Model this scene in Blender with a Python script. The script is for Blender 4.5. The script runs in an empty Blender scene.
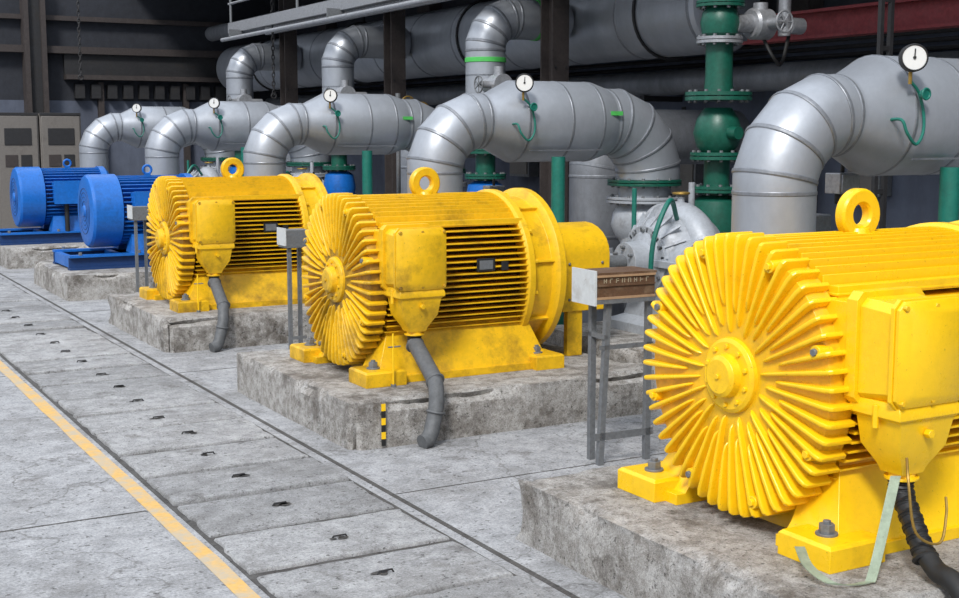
import bpy, bmesh, math, random
from mathutils import Vector, Matrix, noise, Quaternion
random.seed(4)
sc=bpy.context.scene
V=Vector
# ---------------- materials ----------------
def newmat(name):
    m=bpy.data.materials.new(name); m.use_nodes=True
    nt=m.node_tree; b=nt.nodes['Principled BSDF']
    return m,nt,b
def ncoord(nt,sx=1,sy=1,sz=1):
    g=nt.nodes.new('ShaderNodeNewGeometry'); mp=nt.nodes.new('ShaderNodeMapping')
    mp.inputs['Scale'].default_value=(sx,sy,sz)
    nt.links.new(g.outputs['Position'],mp.inputs['Vector']); return mp.outputs[0]
def nnoise(nt,vec,scale,detail=6,rough=.6):
    n=nt.nodes.new('ShaderNodeTexNoise'); n.inputs['Scale'].default_value=scale
    n.inputs['Detail'].default_value=detail; n.inputs['Roughness'].default_value=rough
    nt.links.new(vec,n.inputs['Vector']); return n.outputs['Fac']
def nramp(nt,fac,p0,p1,c0=(0,0,0,1),c1=(1,1,1,1)):
    r=nt.nodes.new('ShaderNodeValToRGB'); e=r.color_ramp.elements
    e[0].position=p0; e[1].position=p1; e[0].color=c0; e[1].color=c1
    nt.links.new(fac,r.inputs[0]); return r.outputs[0]
def nmath(nt,op,a,b_):
    m=nt.nodes.new('ShaderNodeMath'); m.operation=op
    for i,x in enumerate((a,b_)):
        if isinstance(x,(int,float)): m.inputs[i].default_value=x
        else: nt.links.new(x,m.inputs[i])
    return m.outputs[0]
def nmix(nt,fac,a,b,mode='MIX'):
    m=nt.nodes.new('ShaderNodeMix'); m.data_type='RGBA'; m.blend_type=mode
    if isinstance(fac,(int,float)): m.inputs[0].default_value=fac
    else: nt.links.new(fac,m.inputs[0])
    for s,x in ((6,a),(7,b)):
        if isinstance(x,tuple): m.inputs[s].default_value=(x[0],x[1],x[2],1)
        else: nt.links.new(x,m.inputs[s])
    return m.outputs[2]
def bump(nt,b,h,strength,dist=.01):
    k=nt.nodes.new('ShaderNodeBump'); k.inputs['Strength'].default_value=strength
    k.inputs['Distance'].default_value=dist
    nt.links.new(h,k.inputs['Height']); nt.links.new(k.outputs[0],b.inputs['Normal'])
def paint(name,col,rough=.4,metal=0,dirt=(.12,.07,.03),p0=.55,p1=.8,amt=.7,scale=4,var=.25,streak=1,bs=.15,low=0,spots=True,dent=0):
    m,nt,b=newmat(name)
    v=ncoord(nt); vs=ncoord(nt,1,1,1/streak if streak else 1)
    n1=nnoise(nt,vs,scale,8,.7); n2=nnoise(nt,v,scale*6,5,.7)
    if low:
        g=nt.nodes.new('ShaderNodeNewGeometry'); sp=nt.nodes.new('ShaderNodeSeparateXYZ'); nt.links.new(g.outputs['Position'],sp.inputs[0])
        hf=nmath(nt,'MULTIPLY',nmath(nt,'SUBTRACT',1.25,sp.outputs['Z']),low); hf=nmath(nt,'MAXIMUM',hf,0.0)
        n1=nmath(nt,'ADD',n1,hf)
    d=nramp(nt,n1,p0,p1,(0,0,0,1),(amt,amt,amt,1))
    dark=tuple(c*(1-var) for c in col); lite=tuple(min(1,c*(1+var*.5)) for c in col)
    base=nmix(nt,nramp(nt,n2,.3,.7),dark,lite)
    c=nmix(nt,d,base,dirt)
    if spots:
        spt=nramp(nt,nnoise(nt,v,scale*14,4,.8),.64,.70,(0,0,0,1),(amt,)*3+(1,))
        c=nmix(nt,spt,c,tuple(x*.6 for x in dirt))
    nt.links.new(c,b.inputs['Base Color'])
    rr=nramp(nt,n1,.3,.8,(rough*.8,)*3+(1,),(min(1,rough*1.6),)*3+(1,)); nt.links.new(rr,b.inputs['Roughness'])
    b.inputs['Metallic'].default_value=metal
    if dent: bump(nt,b,nnoise(nt,v,4,3,.5),dent,.04)
    else: bump(nt,b,n2,bs)
    return m
YEL=paint('paint_yellow',(.94,.57,.006),.27,dirt=(.42,.21,.008),p0=.58,p1=.84,amt=.6,var=.07,scale=3.2,low=.05)
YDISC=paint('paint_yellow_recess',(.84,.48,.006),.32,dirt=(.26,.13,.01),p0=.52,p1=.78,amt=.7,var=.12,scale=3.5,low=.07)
YEL2=paint('paint_yellow_aged',(.82,.48,.008),.33,dirt=(.16,.08,.010),p0=.53,p1=.76,amt=.8,var=.13,scale=3.0,low=.11)
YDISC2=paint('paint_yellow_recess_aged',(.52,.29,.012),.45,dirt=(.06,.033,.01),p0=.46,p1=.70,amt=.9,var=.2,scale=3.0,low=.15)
YCORE=paint('paint_yellow_core',(.12,.065,.008),.7,dirt=(.02,.014,.008),p0=.4,p1=.6,amt=.8)  # motor core between the fins, much darker than the fins
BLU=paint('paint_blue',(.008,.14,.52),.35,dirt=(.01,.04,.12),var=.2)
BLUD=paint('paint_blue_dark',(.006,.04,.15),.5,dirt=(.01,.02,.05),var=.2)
GRN=paint('paint_green',(.008,.10,.065),.36,dirt=(.02,.03,.02),var=.3)
TEAL=paint('paint_teal',(.01,.16,.12),.4,dirt=(.02,.05,.05),var=.2)
GBAND=paint('band_green',(.08,.50,.10),.5,var=.1)
PIPE=paint('galvanised_cladding',(.42,.445,.485),.38,metal=.5,dirt=(.27,.29,.32),p0=.42,p1=.75,amt=.7,scale=1.6,var=.08,streak=2.5,dent=.10,spots=False)
PIPED=paint('galvanised_cladding_old',(.25,.265,.29),.45,metal=.4,dirt=(.10,.105,.115),p0=.4,p1=.7,amt=.8,scale=1.4,var=.15,streak=2.5,dent=.1)
PSEAM=paint('cladding_seam',(.25,.265,.29),.4,metal=.5,dirt=(.13,.13,.14))
PUMP=paint('pump_cast_grey',(.40,.425,.46),.42,metal=.15,dirt=(.12,.11,.10),p0=.52,p1=.74,amt=.6,scale=5,var=.15)
SILV=paint('silver_paint',(.40,.41,.43),.4,metal=.5,dirt=(.08,.07,.06),scale=6)
STEEL=paint('steel_grey',(.20,.21,.22),.5,metal=.4,dirt=(.10,.06,.03),scale=6)
DARK=paint('dark_steel',(.02,.02,.022),.6,dirt=(.04,.03,.02))
BRN=paint('column_brown',(.045,.036,.034),.7,dirt=(.09,.075,.07),var=.3)
RED=paint('beam_red',(.20,.025,.03),.6,dirt=(.05,.02,.02),var=.3)
WHT=paint('white_enamel',(.56,.58,.58),.5,dirt=(.25,.2,.15),var=.08)
WHITE=paint('dial_white',(.72,.72,.70),.4,dirt=(.7,.7,.68),var=.02,amt=.2)
BLK=paint('black_rubber',(.012,.012,.012),.5,dirt=(.03,.03,.03))
PLQ=paint('plaque_brown',(.12,.062,.032),.5,dirt=(.30,.22,.14),p0=.5,var=.3,scale=12)
CAB=paint('cabinet_beige',(.17,.155,.14),.5,dirt=(.08,.07,.06),var=.1)
CABL=paint('conduit_grey',(.11,.115,.12),.6,dirt=(.04,.035,.03),var=.3)
BRASS=paint('brass',(.35,.22,.05),.4,metal=.6)
STRAP=paint('strap_pale',(.30,.36,.26),.4,metal=.3,dirt=(.20,.16,.1))
TEXTW=paint('letter_cream',(.38,.32,.22),.6,var=.1,amt=.1)
TAG=paint('tag_bronze',(.40,.25,.14),.6,var=.2)

def concrete(name,c0,c1,stain,scale=1.0,bs=.5,sa=.7,crack=.6,s0=.50,s1=.70):
    m,nt,b=newmat(name); v=ncoord(nt)
    big=nnoise(nt,v,.9*scale,10,.78); med=nnoise(nt,v,5*scale,9,.8); fine=nnoise(nt,v,60*scale,6,.8)
    c=nmix(nt,nramp(nt,med,.40,.60),c0,c1)
    c=nmix(nt,nramp(nt,big,s0,s1,(0,0,0,1),(sa,sa,sa,1)),c,stain)
    lite=nramp(nt,nnoise(nt,v,2.3*scale,8,.78),.54,.68,(0,0,0,1),(.55,.55,.55,1)); c=nmix(nt,lite,c,tuple(min(.75,x*1.3) for x in c1))
    f=nramp(nt,fine,.3,.62,(.32,.32,.32,1),(1,1,1,1)); c=nmix(nt,.9,c,f,'MULTIPLY')
    pit=nramp(nt,nnoise(nt,v,22*scale,4,.65),.34,.41,(.26,.25,.24,1),(1,1,1,1)); c=nmix(nt,.9,c,pit,'MULTIPLY')
    blot=nramp(nt,nnoise(nt,v,1.7*scale,6,.7),.60,.66,(1,1,1,1),(.55,.53,.51,1)); c=nmix(nt,.75,c,blot,'MULTIPLY')
    if crack:
        vo=nt.nodes.new('ShaderNodeTexVoronoi'); vo.feature='DISTANCE_TO_EDGE'; vo.inputs['Scale'].default_value=.45*scale
        mx=nt.nodes.new('ShaderNodeVectorMath'); mx.operation='ADD'
        nn=nt.nodes.new('ShaderNodeTexNoise'); nn.inputs['Scale'].default_value=2.5; nn.inputs['Detail'].default_value=6
        nt.links.new(v,nn.inputs['Vector']); nt.links.new(v,mx.inputs[0]); nt.links.new(nn.outputs['Color'],mx.inputs[1])
        nt.links.new(mx.outputs[0],vo.inputs['Vector'])
        cr=nramp(nt,vo.outputs['Distance'],.0,.008,(.30,.28,.25,1),(1,1,1,1)); c=nmix(nt,crack,c,cr,'MULTIPLY')
    nt.links.new(c,b.inputs['Base Color']); b.inputs['Roughness'].default_value=.85
    h=nmix(nt,.4,med,fine); bump(nt,b,h,bs,.018)
    return m
FLOOR=concrete('floor_concrete',(.33,.335,.345),(.52,.525,.54),(.22,.215,.21),1.0,.6,.75,.6,.47,.64)
SLABS=[concrete('slab_concrete_%d'%k,tuple(x*f for x in (.33,.33,.335)),tuple(x*f for x in (.50,.505,.51)),(.19,.185,.18),1.3+.2*k,.8,.8,0,.48,.66) for k,f in enumerate((1.0,.86,1.08))]
PLN=concrete('plinth_concrete',(.31,.285,.255),(.62,.60,.57),(.15,.13,.11),1.9,1.0,.9,.4,.50,.62)
GAP=concrete('joint_dirt_hole_shade',(.07,.065,.06),(.12,.115,.11),(.05,.04,.04),crack=0)  # floor joints, and the painted shade of the slab lifting holes
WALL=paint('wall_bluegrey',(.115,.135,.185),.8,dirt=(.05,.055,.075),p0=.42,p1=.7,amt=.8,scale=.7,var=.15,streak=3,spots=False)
WALLD=paint('wall_upper_gloom',(.024,.027,.036),.85,dirt=(.045,.047,.055),scale=1,var=.3,spots=False)  # upper gloom put into the colour; the open sides would light it
LINE=paint('line_yellow',(.66,.40,.11),.7,dirt=(.42,.38,.31),p0=.42,p1=.60,amt=.85,scale=6,var=.15)

# ---------------- mesh builder ----------------
class B:
    def __init__(s): s.bm=bmesh.new(); s.mats=[]
    def mi(s,m):
        if m not in s.mats: s.mats.append(m)
        return s.mats.index(m)
    def rings(s,rs,mat,cap0=True,cap1=True,closed=True):
        mi=s.mi(mat); R=[[s.bm.verts.new(p) for p in r] for r in rs]; n=len(R[0])
        for a,b in zip(R,R[1:]):
            for i in range(n if closed else n-1):
                j=(i+1)%n
                try: f=s.bm.faces.new((a[i],a[j],b[j],b[i])); f.material_index=mi
                except: pass
        if cap0 and n>2: f=s.bm.faces.new(R[0][::-1]); f.material_index=mi
        if cap1 and n>2: f=s.bm.faces.new(R[-1]); f.material_index=mi
    def box(s,lo,hi,mat,M=None):
        x0,y0,z0=lo;x1,y1,z1=hi
        r0=[V((x0,y0,z0)),V((x1,y0,z0)),V((x1,y1,z0)),V((x0,y1,z0))]
        r1=[V((p.x,p.y,z1)) for p in r0]
        if M: r0=[M@p for p in r0]; r1=[M@p for p in r1]
        s.rings([r0,r1],mat)
    def loft(s,secs,mat): # (z,x0,x1,y0,y1)
        s.rings([[V((x0,y0,z)),V((x1,y0,z)),V((x1,y1,z)),V((x0,y1,z))] for z,x0,x1,y0,y1 in secs],mat)
    def lathe(s,prof,o,ax,mat,n=32,cap=True,ph=0):
        q=V((0,0,1)).rotation_difference(V(ax).normalized()); o=V(o)
        s.rings([[o+q@V((r*math.cos(ph+2*math.pi*i/n),r*math.sin(ph+2*math.pi*i/n),t)) for i in range(n)] for t,r in prof],mat,cap,cap)
    def cyl(s,a,b,r,mat,n=20,r2=None):
        a=V(a);b=V(b); s.lathe([(0,r),((b-a).length,r if r2 is None else r2)],a,b-a,mat,n)
    def tube(s,pts,rad,mat,n=20,cap=True):
        pts=[V(p) for p in pts]
        if not hasattr(rad,'__len__'): rad=[rad]*len(pts)
        T=[(pts[i+1]-pts[i]).normalized() for i in range(len(pts)-1)]
        up=V((0,0,1)) if abs(T[0].z)<.9 else V((1,0,0))
        u=T[0].cross(up).normalized(); v=T[0].cross(u).normalized(); out=[]
        for i,p in enumerate(pts):
            ti=T[max(0,i-1)]
            if 0<i<len(T):
                bis=(T[i-1]+T[i]).normalized()
            else: bis=ti
            ring=[]
            for k in range(n):
                a=2*math.pi*k/n; off=(u*math.cos(a)+v*math.sin(a))*rad[i]
                off=off-ti*(off.dot(bis)/ti.dot(bis)); ring.append(p+off)
            out.append(ring)
            if 0<i<len(T):
                q=T[i-1].rotation_difference(T[i]); u=q@u; v=q@v
        s.rings(out,mat,cap,cap)
    def torus(s,c,ax,R,r,mat,n=28,m=10):
        q=V((0,0,1)).rotation_difference(V(ax).normalized()); c=V(c); mi=s.mi(mat)
        g=[[s.bm.verts.new(c+q@V(((R+r*math.cos(2*math.pi*j/m))*math.cos(2*math.pi*i/n),(R+r*math.cos(2*math.pi*j/m))*math.sin(2*math.pi*i/n),r*math.sin(2*math.pi*j/m)))) for j in range(m)] for i in range(n)]
        for i in range(n):
            for j in range(m):
                f=s.bm.faces.new((g[i][j],g[(i+1)%n][j],g[(i+1)%n][(j+1)%m],g[i][(j+1)%m])); f.material_index=mi
    def bolt(s,p,ax,r,h,mat): s.lathe([(0,r),(h,r)],p,ax,mat,6)
    def flange(s,p,ax,R,t,mat,nb=12,pair=True,br=.018):
        p=V(p);ax=V(ax).normalized(); q=V((0,0,1)).rotation_difference(ax)
        s.lathe([(-t,R),(-.12*t,R)],p,ax,mat,32); s.lathe([(.12*t,R),(t,R)],p,ax,mat,32); s.lathe([(-.2*t,R*.85),(.2*t,R*.85)],p,ax,DARK,24)
        for i in range(nb):
            a=2*math.pi*i/nb; c=p+q@V((R*.87*math.cos(a),R*.87*math.sin(a),0))
            s.bolt(c-ax*(t+.02),ax,br,2*t+.04,mat if nb>14 else STEEL)
    def bolts(s,c,ax,R,nb,r,h,mat,ph=0):
        c=V(c);ax=V(ax).normalized(); q=V((0,0,1)).rotation_difference(ax)
        for i in range(nb):
            a=ph+2*math.pi*i/nb; s.bolt(c+q@V((R*math.cos(a),R*math.sin(a),0)),ax,r,h,mat)
    def mesh(s,name,ang=32):
        bmesh.ops.recalc_face_normals(s.bm,faces=s.bm.faces)
        me=bpy.data.meshes.new(name); s.bm.to_mesh(me); s.bm.free()
        for m in s.mats: me.materials.append(m)
        me.shade_smooth(); me.set_sharp_from_angle(angle=math.radians(ang)); return me
    def obj(s,name,loc=(0,0,0),bev=0,ang=32):
        return place(s.mesh(name,ang),name,loc,bev)
def place(me,name,loc=(0,0,0),bev=0,rz=0):
    o=bpy.data.objects.new(name,me); sc.collection.objects.link(o); o.location=loc; o.rotation_euler=(0,0,rz)
    if bev:
        m=o.modifiers.new('bevel','BEVEL'); m.width=bev; m.segments=2; m.limit_method='ANGLE'; m.angle_limit=math.radians(40); m.harden_normals=False
    return o
def smooth(pts,k=6):
    pts=[V(p) for p in pts]; out=[]
    P=[pts[0]*2-pts[1]]+pts+[pts[-1]*2-pts[-2]]
    for i in range(1,len(P)-2):
        a,b,c,d=P[i-1:i+3]
        for j in range(k):
            t=j/k; out.append(.5*((2*b)+(c-a)*t+(2*a-5*b+4*c-d)*t*t+(3*b-a-3*c+d)*t**3))
    out.append(pts[-1]); return out

YM=[4.6,9.2,13.8,18.4,23.0]; BH=.34
# ---------------- floor ----------------
b=B(); b.box((-7,-4,-.3),(11.05,29.0,0),FLOOR); b.obj('floor')
b=B(); 
N=60; L=[];R=[]
for k in range(N+1):
    y=-2+31*k/N
    L.append(V((1.885+random.uniform(-.006,.006),min(y,28.9),.003))); R.append(V((1.985+random.uniform(-.007,.007),min(y,28.9),.003)))
b.rings([L,R],LINE,False,False,False)
b.obj('floor_line_marking')
b=B()
b.box((3.27,-2,0),(3.305,28,.002),GAP)
b.box((2.02,-2,0),(3.20,28,.004),GAP)
for y in (7.3,12.1,17.0): b.box((-7,y,0),(1.88,y+.018,.002),GAP)
for y in (6.9,11.5,16.1): b.box((3.31,y,0),(8,y+.012,.002),GAP)
b.obj('floor_expansion_joints')
b=B(); y=-1.5; g=.024
while y<27.3:
    L=.675; h0=.022+random.uniform(0,.012); SM=random.choice(SLABS)
    a0,a1,a2,a3=[random.uniform(-.012,.012) for _ in range(4)]
    x0,x1=2.05,3.17; n=14
    def chip(): return random.uniform(-.004,.004)+(random.uniform(.005,.02) if random.random()<.15 else 0)
    low=[];
    for k in range(n+1): low.append(V((x0+(x1-x0)*k/n+(a0 if k==0 else 0),y+g+chip(),0)))
    for k in range(1,8): low.append(V((x1-chip()+a1,y+g+(L-2*g)*k/8,0)))
    for k in range(n+1): low.append(V((x1-(x1-x0)*k/n+(a2 if k==0 else 0),y+L-g-chip(),0)))
    for k in range(1,8): low.append(V((x0+chip()+a3,y+L-g-(L-2*g)*k/8,0)))
    c=V(((x0+x1)/2,y+L/2,0)); tl=random.uniform(-.008,.008)
    def up(p,s,dz): 
        d=(p-c); return V((c.x+d.x*(1-s/.56),c.y+d.y*(1-s/.31),h0+dz+tl*d.y/.34))
    b.rings([low,[up(p,.0,-.014) for p in low],[up(p,.006,-.004) for p in low],[up(p,.02,0) for p in low]],SM)
    cx=2.6+random.uniform(-.04,.04); cy=y+L/2+random.uniform(-.05,.05)
    for kk in range(3):
        ox=random.uniform(-.05,.05); oy=random.uniform(-.02,.02); r=random.uniform(.012,.028)
        b.rings([[V((cx+ox+r*1.5*math.cos(a)*random.uniform(.6,1.2),cy+oy+r*math.sin(a)*random.uniform(.6,1.2),h0+.006)) for a in [i*math.pi/5 for i in range(10)]]],GAP,False,True)  # flat dark discs stand in for shade inside the lifting holes
    b.tube([(cx-.045,cy,h0),(cx-.035,cy,h0+.016),(cx+.035,cy,h0+.016),(cx+.045,cy,h0)],.005,DARK,6)
    y+=L
b.obj('trench_cover_slabs')

# ---------------- plinths ----------------
def plinth(name,x0,x1,y0,y1,h,seed,chip=.03):
    bm=bmesh.new(); nx=int((x1-x0)/.04); ny=int((y1-y0)/.04); nz=max(4,int(h/.04))
    def P(x,y,z):
        dx=min(x-x0,x1-x);dy=min(y-y0,y1-y);dz=h-z
        ds=sorted([dx,dy,dz]); e=max(0,1-ds[1]/.08)
        n=noise.fractal(V((x*2.6+seed,y*2.6,z*2.6)),1,2.2,5); n2=noise.noise(V((x*1.1+seed,y*1.1,z*3)))
        big=max(0,noise.noise(V((x*1.7+seed*2,y*1.7,z*1.2)))-.12)
        c=e*(max(0,.1+n*1.2)+big*2.6)*chip*1.6
        ox=oy=oz=0
        if x-x0<.1: ox=c+.010*n+.010*n2
        elif x1-x<.1: ox=-c-.008*n
        if y-y0<.1: oy=c+.010*n+.010*n2
        elif y1-y<.1: oy=-c-.008*n
        w=max(0,1-(dz)/.09)
        oz=-c*.8*w
        if z<=.001: oz=0
        return V((x+ox*(1 if dx<.001 else .3),y+oy*(1 if dy<.001 else .3),z+oz))
    cache={}
    def vert(i,j,k):
        if (i,j,k) not in cache:
            cache[(i,j,k)]=bm.verts.new(P(x0+(x1-x0)*i/nx,y0+(y1-y0)*j/ny,h*k/nz))
        return cache[(i,j,k)]
    for i in range(nx):
        for j in range(ny): bm.faces.new([vert(i,j,nz),vert(i+1,j,nz),vert(i+1,j+1,nz),vert(i,j+1,nz)])
    for k in range(nz):
        for i in range(nx):
            bm.faces.new([vert(i,0,k),vert(i+1,0,k),vert(i+1,0,k+1),vert(i,0,k+1)])
            bm.faces.new([vert(i,ny,k),vert(i,ny,k+1),vert(i+1,ny,k+1),vert(i+1,ny,k)])
        for j in range(ny):
            bm.faces.new([vert(0,j,k),vert(0,j,k+1),vert(0,j+1,k+1),vert(0,j+1,k)])
            bm.faces.new([vert(nx,j,k),vert(nx,j+1,k),vert(nx,j+1,k+1),vert(nx,j,k+1)])
    bmesh.ops.recalc_face_normals(bm,faces=bm.faces)
    me=bpy.data.meshes.new(name); bm.to_mesh(me); bm.free(); me.materials.append(PLN); me.shade_smooth(); me.set_sharp_from_angle(angle=math.radians(34))
    return place(me,name)
for i,y in enumerate(YM):
    plinth('concrete_plinth',3.5,6.15,y-1.2,y+1.2,BH,i*7.3,.038)
    plinth('pump_foundation',6.3,7.75,y-.75,y+.75,.42,i*3.1+40,.02)

# ---------------- yellow motor ----------------
def yellow_motor():
    b=B(); A=V((0,0,.725)); X=V((1,0,0)); Y_=YEL
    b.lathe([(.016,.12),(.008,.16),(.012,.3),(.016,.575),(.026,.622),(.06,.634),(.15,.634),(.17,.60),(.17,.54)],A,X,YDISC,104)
    n=52
    for i in range(n):
        a=2*math.pi*(i+.5)/n; ca,sa=math.cos(a),math.sin(a)
        r0=(.20,.30,.235,.33)[i%4]; r1=.674
        rad=V((0,ca,sa)); tan=V((0,-sa,ca)); 
        def q(x,r,w): return A+V((x,0,0))+rad*r+tan*w
        w1=.0132
        rs=[]
        for r,w,xf in ((r0,.004,.008),(r0+.018,.0078,-.008),(r0+.06,.0090,-.016),(.50,.0120,-.024),(.625,w1,-.026),(.660,w1*.95,-.018),(.672,w1*.8,-.004),(r1,w1*.6,.02)):
            rs.append([q(.14,r,-w),q(xf+.012,r,-w),q(xf+.003,r,-w*.75),q(xf,r,-w*.3),q(xf,r,w*.3),q(xf+.003,r,w*.75),q(xf+.012,r,w),q(.14,r,w)])
        b.rings(rs,Y_)
    for k in range(8):
        a=2*math.pi*(k+.5)/8+.06; c=A+V((-.02,.60*math.cos(a),.60*math.sin(a)))
        b.lathe([(0,.030),(.13,.036)],c,X,Y_,14); b.bolt(c-V((.014,0,0)),X,.018,.02,STEEL if k%3==0 else Y_)
    b.lathe([(-.024,.03),(-.024,.160),(-.012,.178),(.05,.19)],A,X,Y_,40)
    b.bolts(A-V((.036,0,0)),X,.140,10,.013,.02,Y_)
    b.lathe([(-.078,.02),(-.078,.080),(-.065,.100),(-.02,.108)],A,X,Y_,32)
    b.bolt(A-V((.088,0,0)),X,.014,.015,Y_)
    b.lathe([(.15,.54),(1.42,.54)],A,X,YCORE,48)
    t=.0065; XE=1.40
    def fin(y0,z0,y1,z1,wy,wz):
        b.rings([[A+V((x,y0-wy,z0-wz)),A+V((x,y0+wy,z0+wz)),A+V((x,y1+wy*.8,z1+wz*.8)),A+V((x,y1-wy*.8,z1-wz*.8))] for x in (.16,XE)],Y_)
    z=-.40
    while z<=.43:
        for s in (-1,1):
            yi=math.sqrt(.52**2-z*z); yo=math.sqrt(.665**2-z*z)
            fin(s*yi,z,s*yo,z,0,t)
        z+=.046
    y=-.414
    while y<=.42:
        fin(y,math.sqrt(.53**2-y*y)-.01 if abs(y)<.3 else .44,y,math.sqrt(.655**2-y*y),t,0); 
        fin(y,-math.sqrt(.53**2-y*y),y,-math.sqrt(.62**2-y*y),t,0)
        y+=.046
    for s in (-1,1):
        b.box((.17,s*.475-.03,.725+.415),(XE,s*.475+.03,.725+.465),Y_)
    b.lathe([(1.36,.52),(1.36,.655),(1.38,.675),(1.43,.675),(1.445,.63),(1.49,.615),(1.62,.615),(1.64,.66),(1.66,.68),(1.715,.68),(1.73,.66),(1.75,.5),(1.79,.26),(1.82,.24),(1.82,.05)],A,X,Y_,64)
    for k in range(16):
        a=2*math.pi*(k+.5)/16; c=A+V((1.44,.64*math.cos(a),.64*math.sin(a))); b.bolt(c,X,.018,.03,Y_)
        rad=V((0,math.cos(a),math.sin(a))); tn=V((0,-math.sin(a),math.cos(a)))
        if k%2: b.rings([[A+V((x,0,0))+rad*.60-tn*.01,A+V((x,0,0))+rad*.60+tn*.01,A+V((x,0,0))+rad*.645+tn*.01,A+V((x,0,0))+rad*.645-tn*.01] for x in (1.44,1.65)],Y_)
    ex=.79
    b.lathe([(0,.11),(.03,.11),(.045,.07),(.07,.06)],V((ex,0,.725+.60)),(0,0,1),Y_,24)
    c=V((ex,0,.725+.735)); N=28
    outr=.13; inr=.055
    rs=[]
    for r,x in ((inr,-.022),(inr+.01,-.034),(outr-.012,-.034),(outr,-.022),(outr,.022),(outr-.012,.034),(inr+.01,.034),(inr,.022),(inr,-.022)):
        rs.append([c+V((r*math.cos(2*math.pi*i/N),x,r*math.sin(2*math.pi*i/N))) for i in range(N)])
    b.rings(rs,Y_,False,False)
    b.box((ex-.08,-.03,1.32),(ex+.08,.03,1.37),Y_)
    for s in (-1,1):
        def Yb(a,c): return (min(s*a,s*c),max(s*a,s*c))
        y0,y1=Yb(.36,.70)
        b.box((-.02,y0,0),(1.62,y1,.055),Y_)
        secs=[]
        for zz,ya,yb,xa,xb in ((.05,.36,.675,.03,1.56),(.10,.36,.655,.07,1.53),(.38,.36,.52,.20,1.44),(.43,.34,.51,.20,1.44)):
            p,qv=Yb(ya,yb); secs.append((zz,xa,xb,p,qv))
        b.loft(secs,Y_)
        for (xa,xb) in ((-.09,.24),(1.38,1.64)):
            y0,y1=Yb(.45,.77)
            b.loft([(0,xa,xb,y0,y1),(.10,xa,xb,y0,y1),(.115,xa+.015,xb-.015,y0+.015,y1-.015)],Y_)
            cx=(xa+xb)/2-.04; cy=s*.62
            b.lathe([(0,.05),(.012,.05)],(cx,cy,.114),(0,0,1),STEEL,16); b.bolt((cx,cy,.125),(0,0,1),.036,.04,STEEL); b.cyl((cx,cy,.125),(cx,cy,.18),.018,STEEL,10)
    b.loft([(.0,.2,1.46,-.38,.38),(.14,.24,1.42,-.38,.38)],Y_)
    b.box((.9,-.668,.80),(1.06,-.655,.90),BLK); b.box((.92,-.671,.815),(1.04,-.667,.885),STEEL)
    b.box((1.12,-.668,.80),(1.18,-.655,.87),BLK)
    O=-.045
    b.box((.14+O,-.66,.72),(.56+O,-.45,1.14),Y_)
    def rr(x0,x1,z0,z1,y,c=.035):
        x0+=O;x1+=O
        return [V((x0+c,y,z0)),V((x1-c,y,z0)),V((x1,y,z0+c)),V((x1,y,z1-c)),V((x1-c,y,z1)),V((x0+c,y,z1)),V((x0,y,z1-c)),V((x0,y,z0+c))]
    b.rings([rr(.13,.54,.70,1.19,-.64),rr(.13,.54,.70,1.19,-.70)],Y_)
    b.rings([rr(.15,.52,.72,1.165,-.70),rr(.165,.505,.74,1.145,-.89)],Y_)
    b.rings([rr(.125,.545,.715,1.18,-.89),rr(.125,.545,.715,1.18,-.910)],Y_)
    b.rings([rr(.132,.538,.722,1.173,-.912),rr(.132,.538,.722,1.173,-.930),rr(.17,.50,.76,1.135,-.958,.03)],Y_)
    for xx in (.158,.335,.512):
        for zz in (.748,1.147): b.bolt((xx+O,-.930,zz),(0,-1,0),.013,.022,YDISC)
    b.loft([(.735,.17+O,.51+O,-.915,-.67),(.70,.155+O,.525+O,-.935,-.65),(.67,.155+O,.525+O,-.935,-.65),(.655,.18+O,.50+O,-.92,-.67),(.53,.20+O,.48+O,-.90,-.68),(.44,.26+O,.42+O,-.86,-.72),(.405,.275+O,.405+O,-.85,-.73)],Y_)
    for xx in (.158,.52): b.cyl((xx+O,-.80,.62),(xx+O,-.80,.72),.014,Y_,10)
    b.bolt((.34+O,-.915,.6),(0,-1,0),.02,.03,Y_)
    b.lathe([(0,.075),(.012,.075),(.012,.058),(.03,.058)],(.34+O,-.79,.375),(0,0,1),Y_,16)
    return b.mesh('electric_motor')
me=yellow_motor()
me2=me.copy()
for i,m in enumerate(me2.materials):
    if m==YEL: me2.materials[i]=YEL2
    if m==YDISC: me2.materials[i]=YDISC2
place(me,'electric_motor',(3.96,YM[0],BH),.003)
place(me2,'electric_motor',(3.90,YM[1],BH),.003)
place(me2,'electric_motor',(3.85,YM[2],BH))

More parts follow.
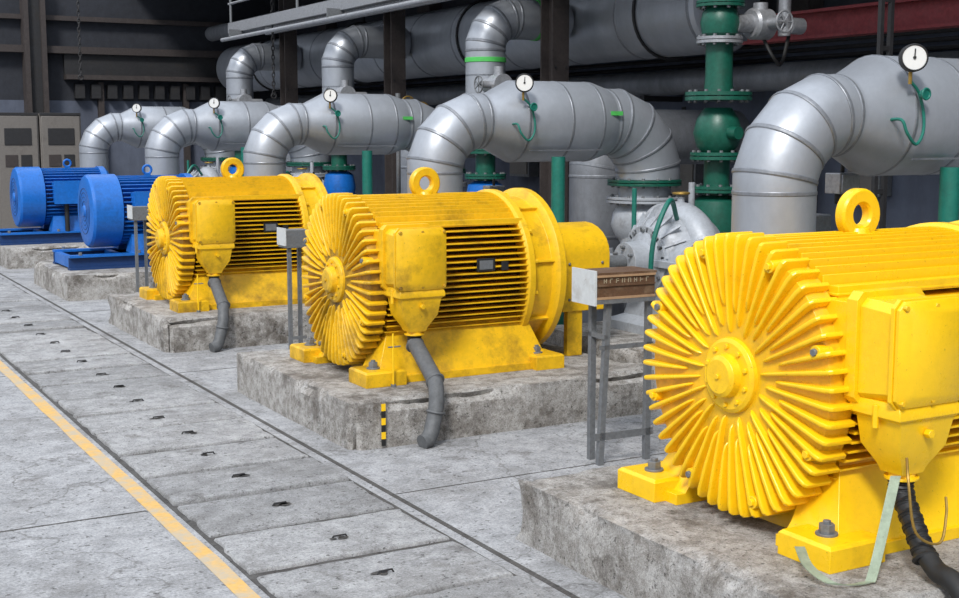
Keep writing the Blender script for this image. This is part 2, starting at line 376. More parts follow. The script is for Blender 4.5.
def blue_motor():
    b=B(); A=V((0,0,.77)); X=V((1,0,0))
    b.lathe([(0,.10),(-.005,.2),(.0,.44),(.015,.49),(.05,.515),(.42,.515),(.43,.49)],A,X,BLU,48)
    for r in (.14,.2,.26,.32): b.torus(A+V((-.003,0,0)),X,r,.006,BLUD,32,6)
    b.lathe([(-.03,.02),(-.025,.07),(0,.09)],A,X,BLU,20)
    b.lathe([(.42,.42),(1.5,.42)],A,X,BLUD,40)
    for i in range(44):
        a=2*math.pi*i/44; rad=V((0,math.cos(a),math.sin(a))); tn=V((0,-math.sin(a),math.cos(a)))*.006
        b.rings([[A+V((x,0,0))+rad*.41-tn,A+V((x,0,0))+rad*.41+tn,A+V((x,0,0))+rad*.49+tn,A+V((x,0,0))+rad*.49-tn] for x in (.44,1.42)],BLU)
    b.lathe([(1.40,.44),(1.40,.51),(1.5,.51),(1.55,.46),(1.6,.2),(1.7,.18),(1.7,.05),(2.0,.05)],A,X,BLU,40)
    b.torus((.9,0,1.34),(0,1,0),.06,.018,BLU,20,8); b.box((.86,-.03,1.22),(.94,.03,1.29),BLU)
    b.box((.55,-.66,.69),(.95,-.4,1.04),BLU); b.box((.53,-.69,.67),(.97,-.66,1.06),BLU); b.cyl((.75,-.55,.7),(.75,-.55,.2),.04,BLK,12)
    for s in (-1,1):
        b.loft([(.2,.5,1.35,min(s*.22,s*.5),max(s*.22,s*.5)),(.45,.55,1.3,min(s*.25,s*.42),max(s*.25,s*.42))],BLU)
        b.box((-.35,s*.5-.08,0),(2.0,s*.5+.08,.03),BLUD); b.box((-.35,s*.5-.02,.03),(2.0,s*.5+.02,.17),BLUD); b.box((-.35,s*.5-.08,.17),(2.0,s*.5+.08,.2),BLU)
        for xx in (-.2,.6,1.3,1.9): b.bolt((xx,s*.55,.2),(0,0,1),.025,.04,STEEL)
    for xx in (-.3,.4,1.2,1.9): b.box((xx-.04,-.48,.03),(xx+.04,.48,.18),BLU)
    return b.mesh('electric_motor')
mb=blue_motor()
place(mb,'electric_motor',(4.02,YM[3],BH)); place(mb,'electric_motor',(3.86,YM[4],BH))

# conduits
for i in range(3):
    y=YM[i]; b=B(); x0=(3.96,3.90,3.85)[i]+.295; yb=y-.79
    M_=BLK if i==0 else CABL
    b.cyl((x0,yb,BH+.375),(x0,yb,BH+.30),.05,BLK,14)
    for k in range(5): b.torus((x0,yb,BH+.36-.018*k),(0,0,1),.045,.012,BLK,16,6)
    rr_=.046 if i==0 else .06
    if i==0:
        e=V((x0-.07,y-1.00,BH+.09)); path=smooth([e+V((.01,.03,.03)),(x0-.09,y-1.08,BH+.06),(x0-.11,y-1.18,BH+.05),(x0-.13,y-1.27,BH-.02),(x0-.14,y-1.30,.2),(x0-.15,y-1.30,.0)])
    else:
        e=V((x0-.035,y-1.19,BH+.10)); path=[e+V((.002,.02,.015)),e+V((-.02,-.05,-.03)),(x0-.07,y-1.28,BH-.03),(x0-.09,y-1.30,BH-.10),(x0-.13,y-1.31,.10),(x0-.17,y-1.33,.05),(x0-.22,y-1.34,.04)]
    ax=e-V((x0,yb,BH+.32))
    b.cyl((x0,yb,BH+.32),e,rr_,M_,16)
    b.torus((x0-.001,yb-.01,BH+.30),ax,rr_,.012,M_,16,6)
    b.torus(e,ax,rr_,.012,M_,16,6)
    b.tube(path,rr_*.95,M_,14)
    if i==0:
        for k in range(12):
            f=k/12; p=V((x0,yb,BH+.32)).lerp(e,f); b.torus(p,ax+V((.06*(-1)**k,0,0)),rr_*.96,.008,BLK,14,6)
    else:
        b.torus((x0-.09,y-1.30,BH-.10),(-.2,0,-1),rr_,.010,M_,16,6)
    b.obj('power_cable_conduit')
    if i:
        b=B(); xx=x0-.16; b.tube([(xx-.02,y-.80,BH),(xx-.02,y-.80,BH+.40)],.007,YEL,8); b.tube([(xx-.06,y-.80,BH+.30),(xx+.04,y-.80,BH+.30)],.006,STEEL,6); b.cyl((xx-.02,y-.80,BH),(xx-.02,y-.80,BH+.02),.02,STEEL,10); b.obj('earthing_rod')
b=B()
for k in range(6):
    b.box((3.72,7.975,.02+k*.05),(3.75,7.985,.07+k*.05),YEL if k%2 else BLK)
b.obj('hazard_tape_strip')
b=B()
pts=[V((3.80,3.94,.44)),V((3.74,3.82,.40)),V((3.76,3.70,.36)),V((3.90,3.66,.352)),V((3.95,3.66,.40)),V((4.12,3.72,.76))]
pts=smooth(pts); w=V((.018,-.012,0))
b.rings([[p-w,p+w,p+w+V((0,0,.004)),p-w+V((0,0,.004))] for p in pts],STRAP); b.obj('earthing_strap')
b=B(); b.tube(smooth([(4.16,3.70,.84),(4.11,3.64,.75),(4.12,3.60,.55),(4.22,3.56,.50),(4.30,3.60,.6),(4.34,3.64,.66)]),.006,BRASS,6); b.obj('loose_wire')

for i in range(3):
    y=YM[i]; b=B(); 
    prof=[(-.36,-.35)]+[(-.36,.12)]+[(.36*-math.cos(a),.12+.25*math.sin(a)) for a in [math.pi*k/12 for k in range(1,12)]]+[(.36,.12),(.36,-.35)]
    b.rings([[V((x,y+p[0],1.07+p[1])) for p in prof] for x in (5.79,6.26)],YEL if i==0 else YEL2)
    b.cyl((6.25,y,1.07),(6.66,y,1.07),.06,STEEL,16)
    G_=YEL if i==0 else YEL2
    b.box((5.85,y-.34,.34),(6.0,y-.28,.75),G_); b.box((5.85,y+.28,.34),(6.0,y+.34,.75),G_)
    for zz in (.82,1.12): b.bolt((5.85,y-.36,zz),(0,-1,0),.014,.012,STEEL); b.bolt((6.18,y-.36,zz),(0,-1,0),.014,.012,STEEL)
    b.obj('coupling_guard',bev=.01)

# ---------------- pumps ----------------
def pump():
    b=B(); A=V((0,0,1.07)); X=V((1,0,0))
    b.lathe([(-.52,.08),(-.52,.17),(-.34,.18),(-.30,.28),(-.24,.36),(-.14,.40),(.0,.46),(.14,.46),(.28,.40),(.34,.36),(.40,.30),(.44,.18),(.62,.17),(.62,.1)],A,X,PUMP,48)
    b.torus(A+V((.07,0,-.04)),X,.40,.16,PUMP,40,16)
    b.box((-.34,-.58,1.03),(.48,.58,1.09),PUMP)
    for k in range(10): # casing ribs
        a=math.pi*(k+.5)/10; rad=V((0,math.cos(a),math.sin(a))); tn=V((0,-math.sin(a),math.cos(a)))*.012
        b.rings([[A+V((x,0,0))+rad*r0-tn,A+V((x,0,0))+rad*r0+tn,A+V((x,0,0))+rad*r1+tn,A+V((x,0,0))+rad*r1-tn] for x,r0,r1 in ((-.31,.2,.30),(-.16,.38,.47))],PUMP)
    for xx in [-.28+.105*k for k in range(8)]:
        for s in (-1,1): b.bolt((xx,s*.54,1.09),(0,0,1),.022,.05,STEEL)
    b.flange(A+V((-.28,0,0)),X,.31,.03,PUMP,12); b.bolts(A+V((-.56,0,0)),X,.13,6,.016,.05,STEEL)
    b.tube([(.3,.2,.95),(.55,.6,.9),(.75,1.1,.85),(.8,1.35,1.0),(.8,1.49,1.2)],[.25,.26,.27,.28,.27],PUMP,28)
    b.flange((.42,.40,.925),(.25,.4,-.05),.37,.035,PUMP,12)
    b.lathe([(0,.24),(.08,.30),(.18,.34),(.30,.32),(.40,.26)],(.8,1.49,1.08),(0,0,1),PUMP,32)
    b.cyl((.8,1.3,1.28),(.68,.98,1.28),.17,PUMP,24); b.flange((.68,.98,1.28),(-.35,-.93,0),.23,.03,PUMP,10); b.cyl((.68,.98,1.28),(.60,.78,1.28),.06,PUMP,16)
    b.flange((.8,1.49,1.52),(0,0,1),.39,.03,PUMP,14); b.flange((.8,1.49,1.695),(0,0,1),.38,.03,GRN,14)
    b.cyl((.8,1.49,1.43),(.8,1.49,1.73),.27,PUMP,28)
    b.tube([(-.05,-.15,1.1),(-.12,-.5,1.05),(-.12,-.72,1.0)],[.2,.2,.18],PUMP,24)
    b.flange((-.12,-.62,1.03),(0,1,-.1),.27,.03,PUMP,10); b.lathe([(0,.2),(.03,.2)],(-.12,-.76,1.0),(0,1,0),PUMP,24)
    b.cyl((.1,0,1.4),(.1,0,1.62),.035,PUMP,12); b.torus((.1,0,1.66),(0,0,1),.07,.012,BRASS,20,8); b.cyl((.03,0,1.66),(.17,0,1.66),.008,BRASS,6)
    b.cyl((.3,.1,1.4),(.3,.1,1.75),.03,PUMP,12); b.cyl((-.2,.3,1.3),(-.2,.3,1.7),.022,TEAL,10)
    b.tube(smooth([(-.1,-.2,1.45),(-.3,-.35,1.62),(-.5,-.4,1.3),(-.5,-.35,.9)]),.022,TEAL,10)
    b.loft([(.42,-.4,.5,-.45,.45),(.50,-.4,.5,-.45,.45),(.56,-.3,.42,-.3,.3),(.80,-.25,.38,-.25,.25)],PUMP)
    return b.mesh('centrifugal_pump')
mp=pump()
for y in YM: place(mp,'centrifugal_pump',(7.19,y,0),.003)
b=B(); b.box((6.35,8.05,.0),(6.68,8.35,.36),WHT); b.box((6.37,8.03,.03),(6.66,8.05,.33),WHT); b.bolt((6.63,8.03,.2),(0,-1,0),.015,.02,STEEL)
b.obj('junction_box',bev=.008)
b=B(); b.lathe([(0,.2),(.05,.22),(.35,.22),(.42,.16),(.5,.06),(.55,.06)],(6.95,7.9,0),(0,0,1),GRN,24); b.box((6.77,7.6,.1),(7.13,7.72,.5),GRN); b.torus((6.95,7.9,.6),(0,0,1),.12,.014,GRN); b.cyl((6.83,7.9,.6),(7.07,7.9,.6),.01,GRN,8); b.cyl((6.95,7.9,.5),(6.95,7.9,.6),.012,GRN,8)
b.obj('drain_valve')

# ---------------- insulated pipe loop ----------------
def pipeloop():
    b=B(); zc=2.31; r1=.26; r2=.39; r3=.33
    def band(p,t,r,w=.014,mat=PSEAM): b.lathe([(-w,r+.001),(-w*.6,r+.004),(w*.6,r+.004),(w,r+.001)],p,t,mat,40)
    R=.48; n=4; d=math.radians(90/n)
    pts=[V((0,0,.0)),V((0,0,zc-R))]
    for k in range(n): 
        a=math.pi-d*(k+.5); rr=R/math.cos(d/2); pts.append(V((R+rr*math.cos(a),0,zc-R+rr*math.sin(a))))
    pts.append(V((R,0,zc)))
    b.tube(pts,r1,PIPE,40)
    for k in range(2,2+n):
        t=((pts[k]-pts[k-1]).normalized()+(pts[k+1]-pts[k]).normalized()); band(pts[k],t,r1*1.02)
    band(pts[1],(0,0,1),r1); band((0,0,1.1),(0,0,1),r1); band((R,0,zc),(1,0,0),r1)
    b.lathe([(R,r1),(R+.05,r1),(.80,r2),(1.62,r2),(1.70,r2),(1.86,r3+.01)],(0,0,zc),(1,0,0),PIPE,48)
    for x in (.81,1.3,1.66): band((x,0,zc),(1,0,0),r2)
    R2=.56; x1=2.47; xs=x1-R2
    p2=[V((1.8,0,zc)),V((xs,0,zc))]
    for k in range(n):
        a=math.pi/2-d*(k+.5); rr=R2/math.cos(d/2); p2.append(V((xs+rr*math.cos(a),0,zc-R2+rr*math.sin(a))))
    p2+= [V((x1,0,1.73))]
    b.tube(p2,r3,PIPE,40)
    for k in range(2,len(p2)-1):
        t=((p2[k]-p2[k-1]).normalized()+(p2[k+1]-p2[k]).normalized()); band(p2[k],t,r3*1.02)
    band((xs,0,zc),(1,0,0),r3)
    b.box((1.74,-.372,2.37),(1.88,-.355,2.41),GBAND)
    b.box((.84,-.06-r2*.72,zc-.28),(1.66,-.05-r2*.70,zc-.268),PSEAM)
    gx=.66; b.tube(smooth([(gx,-.28,2.28),(gx,-.40,2.28),(gx+.02,-.43,2.20),(gx+.1,-.43,2.13),(gx+.17,-.42,2.2),(gx+.18,-.41,2.32),(gx+.14,-.40,2.45),(gx+.06,-.40,2.52)]),.010,TEAL,8)
    b.cyl((gx+.06,-.40,2.50),(gx+.06,-.40,2.60),.012,BRASS,8)
    b.lathe([(0,.028),(.03,.028)],(gx+.14,-.43,2.44),(0,-1,0),TEAL,10); b.torus((gx+.14,-.46,2.44),(0,-1,0),.033,.008,TEAL,16,6)
    g=V((gx+.06,-.42,2.66)); ax=V((-.5,-.86,.05)).normalized()
    b.lathe([(-.03,.076),(-.028,.086),(.02,.086),(.028,.079),(.02,.074)],g,ax,DARK,32,False); b.lathe([(-.03,.076),(.019,.075)],g,ax,WHITE,32)
    q=V((0,0,1)).rotation_difference(ax); 
    b.cyl(g+ax*.022,g+ax*.022+q@V((.03,.045,0)),.004,BLK,6); b.lathe([(.019,.01),(.026,.01)],g,ax,BLK,10)
    return b.mesh('insulated_pipe',28)
mpipe=pipeloop()
PY=1.49
for y in YM: place(mpipe,'insulated_pipe',(5.56,y+PY,0))

for y in (9.2,13.8,18.4):
    b=B(); zc=2.15;R=.45;n=4;d=math.radians(90/n); pts=[V((0,0,0)),V((0,0,zc-R))]
    for k in range(n):
        a=math.pi-d*(k+.5); rr=R/math.cos(d/2); pts.append(V((R+rr*math.cos(a),0,zc-R+rr*math.sin(a))))
    pts+= [V((R,0,zc)),V((2.05,0,zc))]
    b.tube(pts,.33,PIPED,36)
    for k in range(1,7):
        t=((pts[k]-pts[k-1]).normalized()+(pts[k+1]-pts[k]).normalized()); b.lathe([(-.02,.33),(-.01,.337),(.01,.337),(.02,.33)],pts[k],t,PSEAM,36)
    b.lathe([(-.02,.33),(-.01,.34),(.01,.34),(.02,.33)],(0,0,1.0),(0,0,1),PSEAM,36)
    b.obj('suction_riser_pipe',(8.62,y+3.25,0))

# ---------------- green valve risers ----------------
def valve_wheel(b,c,ax,R,mat):
    c=V(c);ax=V(ax).normalized(); q=V((0,0,1)).rotation_difference(ax)
    b.torus(c,ax,R,R*.1,mat,24,8)
    for k in range(3):
        a=math.pi*k/3; b.cyl(c+q@V((R*math.cos(a),R*math.sin(a),0)),c-q@V((R*math.cos(a),R*math.sin(a),0)),R*.07,mat,8)
    b.lathe([(-.02,R*.2),(.03,R*.2)],c,ax,mat,12)
def riser(top_green,name,bands=True):
    b=B(); Z=(0,0,1)
    LO=GRN if top_green else BLU
    b.cyl((0,0,.0),(0,0,1.2),.14,PUMP if top_green else BLUD,24)
    b.lathe([(1.1,.14),(1.15,.22),(1.35,.26),(1.55,.22),(1.6,.14)],(0,0,0),Z,LO,28)
    b.flange((0,0,1.08),Z,.27,.03,LO,12); b.flange((0,0,1.66),Z,.26,.03,GRN,12)
    b.cyl((0,0,1.6),(0,0,1.98),.125,GRN,24)
    b.flange((0,0,1.98),Z,.26,.035,GRN,12)
    b.lathe([(2.0,.13),(2.07,.20),(2.2,.235),(2.34,.20),(2.44,.13)],(0,0,0),Z,GRN,32)
    b.cyl((-.02,-.2,2.2),(-.02,-.33,2.2),.06,GRN,16)
    b.flange((0,0,2.55),Z,.32,.04,GRN,14)
    b.lathe([(2.58,.14),(2.75,.13),(3.2,.13)],(0,0,0),Z,GRN,28)
    if top_green:
        zt=3.24
        b.flange((0,0,3.08),Z,.22,.03,SILV,10)
        b.lathe([(3.10,.12),(3.14,.17),(zt,.19),(3.34,.17),(3.40,.12)],(0,0,0),Z,GRN,24)
        b.cyl((0,0,3.4),(0,0,5.48),.14,GRN,24)
        b.flange((0,0,3.42),Z,.23,.03,GRN,10)
        b.cyl((.1,-.1,zt),(.36,-.1,zt),.09,SILV,18); b.lathe([(0,.13),(.03,.15),(.22,.15),(.26,.1)],(.28,-.1,zt),(1,0,0),SILV,24)
        b.cyl((.41,-.1,zt),(.41,-.1,zt+.2),.07,SILV,16); b.cyl((.5,-.1,zt),(.90,-.1,zt),.05,STEEL,14); b.lathe([(0,.08),(.16,.08)],(.78,-.1,zt),(1,0,0),SILV,16)
        b.cyl((.72,-.1,zt-.1),(.72,-.1,zt+.28),.06,SILV,16)
        b.cyl((.41,-.12,zt),(.41,-.42,zt),.05,SILV,14); valve_wheel(b,(.41,-.44,zt),(0,1,0),.10,SILV)
        b.tube(smooth([(.46,-.1,zt-.14),(.5,-.2,zt-.32),(.65,-.15,zt-.37),(.78,-.1,zt-.1)]),.018,BLK,8)
    else:
        zc=3.62;R=.40;n=4;d=math.radians(90/n); pts=[V((0,0,2.9)),V((0,0,zc-R))]
        for k in range(n):
            a=math.pi-d*(k+.5); rr=R/math.cos(d/2); pts.append(V((R+rr*math.cos(a),0,zc-R+rr*math.sin(a))))
        pts+= [V((R,0,zc)),V((1.15,0,zc))]
        b.tube(pts,.25,PIPE,32); b.lathe([(2.62,.14),(2.66,.25),(2.92,.25)],(0,0,0),Z,PIPE,32)
        for k in range(1,len(pts)-1):
            t=((pts[k]-pts[k-1]).normalized()+(pts[k+1]-pts[k]).normalized()); b.lathe([(-.02,.25),(-.01,.257),(.01,.257),(.02,.25)],pts[k],t,PSEAM,32)
        if bands:
            b.lathe([(-.03,.253),(-.025,.26),(.025,.26),(.03,.253)],(0,0,3.10),Z,GBAND,32)
            b.lathe([(-.03,.253),(-.025,.26),(.025,.26),(.03,.253)],(.72,0,3.62),(1,0,0),GBAND,32)
        b.cyl((-.1,-.1,2.78),(-.1,-.45,2.78),.08,SILV,16); b.lathe([(0,.13),(.2,.13)],(-.1,-.42,2.78),(0,-1,0),SILV,20); b.cyl((-.1,-.5,2.7),(-.1,-.5,3.0),.06,SILV,14); b.cyl((-.35,-.5,2.78),(.25,-.5,2.78),.045,SILV,12)
        valve_wheel(b,(-.38,-.5,2.78),(1,0,0),.10,STEEL)
    return b.mesh(name)
rg=riser(True,'valve_riser'); rp=riser(False,'valve_riser'); rp2=riser(False,'valve_riser',False)
place(rg,'valve_riser',(8.13,5.1,0)); place(rg,'valve_riser',(8.13,9.72,0))
place(rp,'valve_riser',(8.05,14.1,0))
for y in (18.75,23.4): place(rp2,'valve_riser',(8.05,y,0))

b=B(); X0=9.75; ZC=3.63
b.tube([(X0,11.6,ZC),(X0,28.4,ZC)],.52,PIPE,48)
y=11.62
while y<28.3:
    b.lathe([(-.025,.52),(-.015,.528),(.015,.528),(.025,.52)],(X0,y,ZC),(0,1,0),PSEAM,48); y+=1.4
b.lathe([(0,.52),(-.06,.49),(-.1,.40),(-.12,.2),(-.13,.02)],(X0,11.6,ZC),(0,1,0),PIPE,48)
for y in (12.6,17,21.5,26):
    b.torus((X0,y,ZC),(0,1,0),.54,.02,DARK,32,6); b.cyl((X0,y,ZC+.5),(X0,y,5.48),.025,DARK,8)
b.obj('header_main_pipe')
b=B(); b.tube([(9.15,10.7,4.4),(9.15,28.4,4.4)],.16,PIPED,28); b.lathe([(0,.16),(-.05,.13),(-.06,.02)],(9.15,10.7,4.4),(0,1,0),PIPED,28)
for y in (12,16,20,24): b.cyl((9.15,y,4.5),(9.15,y,5.48),.02,DARK,8); b.lathe([(-.03,.165),(.03,.175)],(9.15,y,4.4),(0,1,0),PSEAM,28)
b.obj('overhead_pipe')
b=B(); b.tube([(10.5,4.0,2.85),(10.5,28.4,2.85)],.16,PIPED,24)
for y in (4.3,9.5,14,18.5,23): b.box((10.4,y-.05,2.62),(11.04,y+.05,2.69),DARK)
b.obj('wall_bracket_pipe')
b=B()
for k,(y,z,w,h) in enumerate(((8.2,1.4,.7,.8),(10.2,1.5,.5,.6),(13.4,1.3,.8,1.0),(17.6,1.5,.6,.8))):
    b.box((10.85,y,z),(11.04,y+w,z+h),STEEL); b.box((10.83,y+.04,z+.04),(10.85,y+w-.04,z+h-.04),CAB)
    b.cyl((10.95,y+w/2,z+h),(10.95,y+w/2,2.55),.03,DARK,10)
b.obj('wall_junction_boxes')
b=B()
for k in range(5): b.tube([(10.98,4.2,3.0+.09*k),(10.98,28.5,3.0+.09*k)],.025,DARK,8)
b.box((10.9,4.2,2.94),(11.04,28.5,2.97),DARK)
b.obj('cable_tray')
b=B(); valve_wheel(b,(9.0,11.0,3.98),(-.6,-.7,.2),.13,BLU); b.cyl((9.0,11.0,3.98),(9.4,11.35,3.85),.03,STEEL,10); b.obj('valve_handwheel')
b=B()
b.cyl((7.9,16.3,2.35),(7.9,16.3,2.75),.035,STEEL,10)
for dx,dz in ((0,.1),(.22,.02),(-.2,-.05)):
    b.cyl((7.9+dx,16.3,2.45+dz),(7.9+dx,16.0,2.5+dz),.03,BRASS,10); valve_wheel(b,(7.9+dx,15.98,2.5+dz),(0,1,0),.10,BRASS)
b.tube([(7.65,16.3,2.45),(8.2,16.3,2.5)],.03,STEEL,10); b.cyl((7.9,16.3,0),(7.9,16.3,2.4),.03,STEEL,10)
b.obj('instrument_manifold')
for (x,y,z) in ((6.55,10.1,1.98),(6.75,5.75,1.98),(6.7,14.72,1.98),(6.7,19.3,1.98)):
    b=B(); b.cyl((x,y,0),(x,y,z),.065,TEAL,18); b.lathe([(0,.1),(.04,.1)],(x,y,.9),(0,0,1),TEAL,18); b.lathe([(0,.11),(.03,.11)],(x,y,0),(0,0,1),TEAL,18)
    b.obj('drain_standpipe')
for k,(x,y,z) in enumerate(((6.47,6.42,1.86),(6.30,6.50,1.58),(6.55,11.3,1.6),(6.5,16.0,1.55))):
    b=B(); b.box((x-.09,y-.07,z-.07),(x+.09,y+.07,z+.07),SILV); b.box((x-.08,y-.085,z-.06),(x+.08,y-.07,z+.06),STEEL if k else SILV); b.cyl((x,y,0),(x,y,z-.07),.02,STEEL,10); b.cyl((x,y,z+.07),(x,y,z+.14),.015,BLK,8)
    b.cyl((x-.04,y,z-.14),(x-.04,y,z-.07),.02,BLK,8); b.obj('instrument_box',bev=.006)

def stand(full):
    b=B(); 
    for x,lean in ((-.12,-.05),(.2,.0)):
        def leg(z): return V((x+lean*(1-z/1.1),0,z))
        b.rings([[leg(z)+V(o) for o in ((0,-.02,0),(.04,-.02,0),(.04,-.014,0),(.006,-.014,0),(.006,.02,0),(0,.02,0))] for z in (0,1.12)],STEEL)
    b.box((-.20,-.02,.17),(.26,-.012,.22),STEEL); b.box((-.17,-.02,.78),(.25,-.012,.81),STEEL)
    b.box((-.14,.14,0),(-.10,.18,1.1),STEEL); b.box((-.14,-.02,.85),(-.11,.18,.88),STEEL)
    b.box((-.22,-.05,1.09),(.24,.24,1.12),STEEL)
    b.box((-.22,-.04,1.12),(.24,.23,1.28),PLQ)
    b.box((-.235,-.055,1.08),(-.22,.24,1.31),WHT)
    b.box((-.22,-.05,1.28),(.25,.24,1.295),PLQ)
    b.box((-.22,-.050,1.205),(.24,-.04,1.215),PLQ)
    for zz in (1.12,1.265): b.box((-.22,-.052,zz),(.24,-.04,zz+.015),TAG)
    for k in range(8):
        x0=-.16+k*.047; zb=1.225
        b.box((x0,-.043,zb),(x0+.005,-.040,zb+.030),TEXTW)
        if k in (1,2,4,7): b.box((x0,-.043,zb+.025),(x0+.022,-.040,zb+.030),TEXTW)
        if k in (0,3,4,5): b.box((x0+.018,-.043,zb),(x0+.023,-.040,zb+.030),TEXTW)
        if k in (0,2,5,6): b.box((x0,-.043,zb+.012),(x0+.022,-.040,zb+.017),TEXTW)
    return b.mesh('label_stand')
ms=stand(True)
place(ms,'label_stand',(4.95,6.86,0),rz=-.05)
def smallstand():
    b=B()
    b.box((-.05,-.02,0),(-.015,.015,1.1),STEEL); b.box((.1,.1,0),(.135,.135,1.1),STEEL); b.box((-.05,-.02,.2),(.13,-.01,.23),STEEL)
    b.box((-.08,-.05,1.1),(.16,.16,1.14),STEEL); b.box((-.08,-.05,1.14),(.16,.16,1.27),STEEL); b.box((-.09,-.06,1.12),(-.08,.17,1.29),WHT)
    return b.mesh('label_stand')
m3=smallstand()
place(m3,'label_stand',(4.50,11.66,0)); place(m3,'label_stand',(4.22,16.3,0))

# ---------------- building ----------------
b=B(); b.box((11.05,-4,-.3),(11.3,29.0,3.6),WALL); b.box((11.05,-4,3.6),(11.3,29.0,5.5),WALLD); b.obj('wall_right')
b=B()
for y in (1.5,6.8,11.6,16.4,21.2,26): b.box((10.8,y-.25,0),(11.04,y+.25,2.55),BRN); b.box((10.8,y-.25,3.5),(11.04,y+.25,5.48),BRN)
b.obj('trim_1')
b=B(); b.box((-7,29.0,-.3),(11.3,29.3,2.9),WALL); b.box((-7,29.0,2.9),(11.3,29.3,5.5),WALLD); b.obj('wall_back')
b=B(); b.box((6.0,28.7,3.35),(10.7,28.99,3.45),BRN); b.box((6.0,28.85,3.45),(10.7,28.99,3.9),DARK)
for x in [6.2+.35*k for k in range(12)]: b.box((x,28.8,2.95),(x+.2,28.99,3.25),DARK)
b.box((4.0,28.75,3.9),(10.7,28.99,4.05),BRN); b.box((-7,28.85,4.6),(10.7,28.99,4.7),BRN)
b.box((5.15,28.6,0),(5.25,28.99,5.48),BRN);b.box((5.5,28.6,0),(5.6,28.99,5.48),BRN); b.box((5.25,28.7,0),(5.5,28.8,5.48),DARK)
b.box((6.7,28.85,0),(6.82,28.99,3.3),BRN); b.box((8.6,28.85,0),(8.72,28.99,3.3),BRN)
b.obj('trim_2')
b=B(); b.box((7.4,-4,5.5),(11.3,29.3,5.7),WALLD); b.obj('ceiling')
for y in (13.55,18.1,22.6):
    b=B(); x=8.72
    b.box((x-.12,y-.14,0),(x+.12,y-.115,5.48),BRN); b.box((x-.12,y+.115,0),(x+.12,y+.14,5.48),BRN); b.box((x-.012,y-.115,0),(x+.012,y+.115,5.48),BRN); b.box((x-.2,y-.2,0),(x+.2,y+.2,.03),BRN)
    for z in (1,2,3,4): b.bolt((x-.08,y-.14,z),(0,-1,0),.015,.02,DARK); b.bolt((x+.08,y-.14,z),(0,-1,0),.015,.02,DARK)
    b.obj('steel_column')
b=B(); b.box((8.66,8.2,0),(8.70,8.24,5.48),DARK); b.box((8.78,8.2,0),(8.82,8.24,5.48),DARK); 
for k in range(12): b.box((8.70,8.21,.4+k*.42),(8.78,8.23,.44+k*.42),DARK)
b.obj('cable_ladder')
b=B(); x=9.6; b.box((x-.1,1.0,3.16),(x+.1,11.0,3.19),RED); b.box((x-.1,1.0,3.42),(x+.1,11.0,3.45),RED); b.box((x-.012,1.0,3.19),(x+.012,11.0,3.42),RED)
for y in (2,6.8,10.5): b.box((x-.03,y-.03,3.45),(x+.03,y+.03,5.48),DARK)
b.box((9.7,6.6,3.2),(10.7,6.8,3.4),RED)
b.obj('crane_rail_beam')
b=B()
b.box((7.78,11,4.02),(7.84,23.2,4.20),SILV); b.box((8.5,11,4.02),(8.56,23.2,4.20),SILV)
y=11
while y<23.1: b.box((7.84,y,4.14),(8.5,y+.03,4.18),STEEL); y+=.12
for y in (11.2,15.5,19.8,23.1): b.cyl((7.81,y,4.1),(7.81,y,5.48),.025,STEEL,10)
b.tube([(7.81,11,4.55),(7.81,23.2,4.55)],.022,SILV,10); b.tube([(7.81,11,4.9),(7.81,23.2,4.9)],.022,SILV,10)
b.tube([(7.6,12,3.88),(7.6,23.0,3.88)],.035,SILV,12); 
for y in (13,18,22.5): b.box((7.57,y,3.9),(7.85,y+.03,4.04),STEEL)
b.obj('overhead_catwalk')
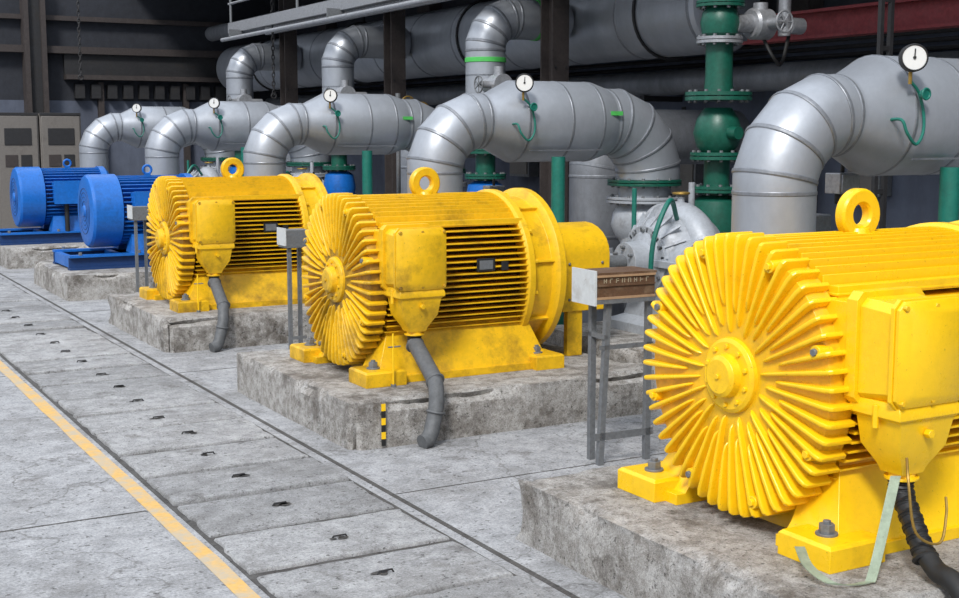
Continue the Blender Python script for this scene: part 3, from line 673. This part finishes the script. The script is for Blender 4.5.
for x in (4.4,5.27):
    b=B(); b.box((x,28.0,.1),(x+.84,28.5,2.6),CAB); b.box((x,28.02,0),(x+.84,28.5,.1),DARK)
    b.box((x+.03,27.97,.15),(x+.81,28.0,2.55),CAB); b.box((x+.15,27.955,1.95),(x+.69,27.97,2.3),DARK); b.box((x+.15,27.955,1.5),(x+.4,27.97,1.75),BRN); b.box((x+.7,27.94,1.2),(x+.73,27.97,1.4),DARK)
    b.box((x+.46,27.955,1.5),(x+.68,27.97,1.75),DARK); b.box((x,27.98,2.56),(x+.84,28.0,2.62),DARK)
    b.obj('electrical_cabinet',bev=.01)
def chain(x,y,z0,z1,name):
    b=B(); z=z1; k=0; 
    while z>z0:
        a=0 if k%2 else math.pi/2; c=V((x,y,z)); N=12
        pts=[c+V((math.cos(a)*.025*math.cos(t),math.sin(a)*.025*math.cos(t),.05*math.sin(t))) for t in [2*math.pi*i/N for i in range(N+1)]]
        b.tube(pts,.010,DARK,6,False); z-=.078; k+=1
    b.torus((x,y,z0-.04),(0,1,0),.045,.014,DARK,16,8); b.obj(name)
chain(5.6,25.5,3.3,5.49,'hoist_chain'); chain(8.2,22.0,2.9,5.49,'hoist_chain')

# ---------------- light ----------------
w=bpy.data.worlds.new('world'); sc.world=w; w.use_nodes=True; nt=w.node_tree; bg=nt.nodes['Background']
tc=nt.nodes.new('ShaderNodeTexCoord'); sep=nt.nodes.new('ShaderNodeSeparateXYZ'); nt.links.new(tc.outputs['Generated'],sep.inputs[0])
rp_=nt.nodes.new('ShaderNodeValToRGB'); e=rp_.color_ramp.elements; e[0].position=0; e[0].color=(.30,.33,.38,1); e[1].position=.6; e[1].color=(1.05,1.13,1.26,1)
nt.links.new(sep.outputs['Z'],rp_.inputs[0]); nt.links.new(rp_.outputs[0],bg.inputs[0]); bg.inputs[1].default_value=1.15
s=bpy.data.lights.new('sun','SUN'); s.energy=2.9; s.angle=math.radians(12); s.color=(1,.975,.94)
so=bpy.data.objects.new('sun',s); sc.collection.objects.link(so); so.rotation_euler=V((.65,.65,-.90)).to_track_quat('-Z','Y').to_euler()
# ---------------- camera ----------------
cam=bpy.data.cameras.new('camera'); co=bpy.data.objects.new('camera',cam); sc.collection.objects.link(co); sc.camera=co
cam.sensor_width=36; cam.lens=1280/959*36; cam.clip_end=200
co.location=(0,0,2.2); th=math.radians(29.46); ph=math.radians(7.39)
co.rotation_euler=V((math.sin(th)*math.cos(ph),math.cos(th)*math.cos(ph),-math.sin(ph))).to_track_quat('-Z','Y').to_euler()
sc.view_settings.view_transform='Standard'
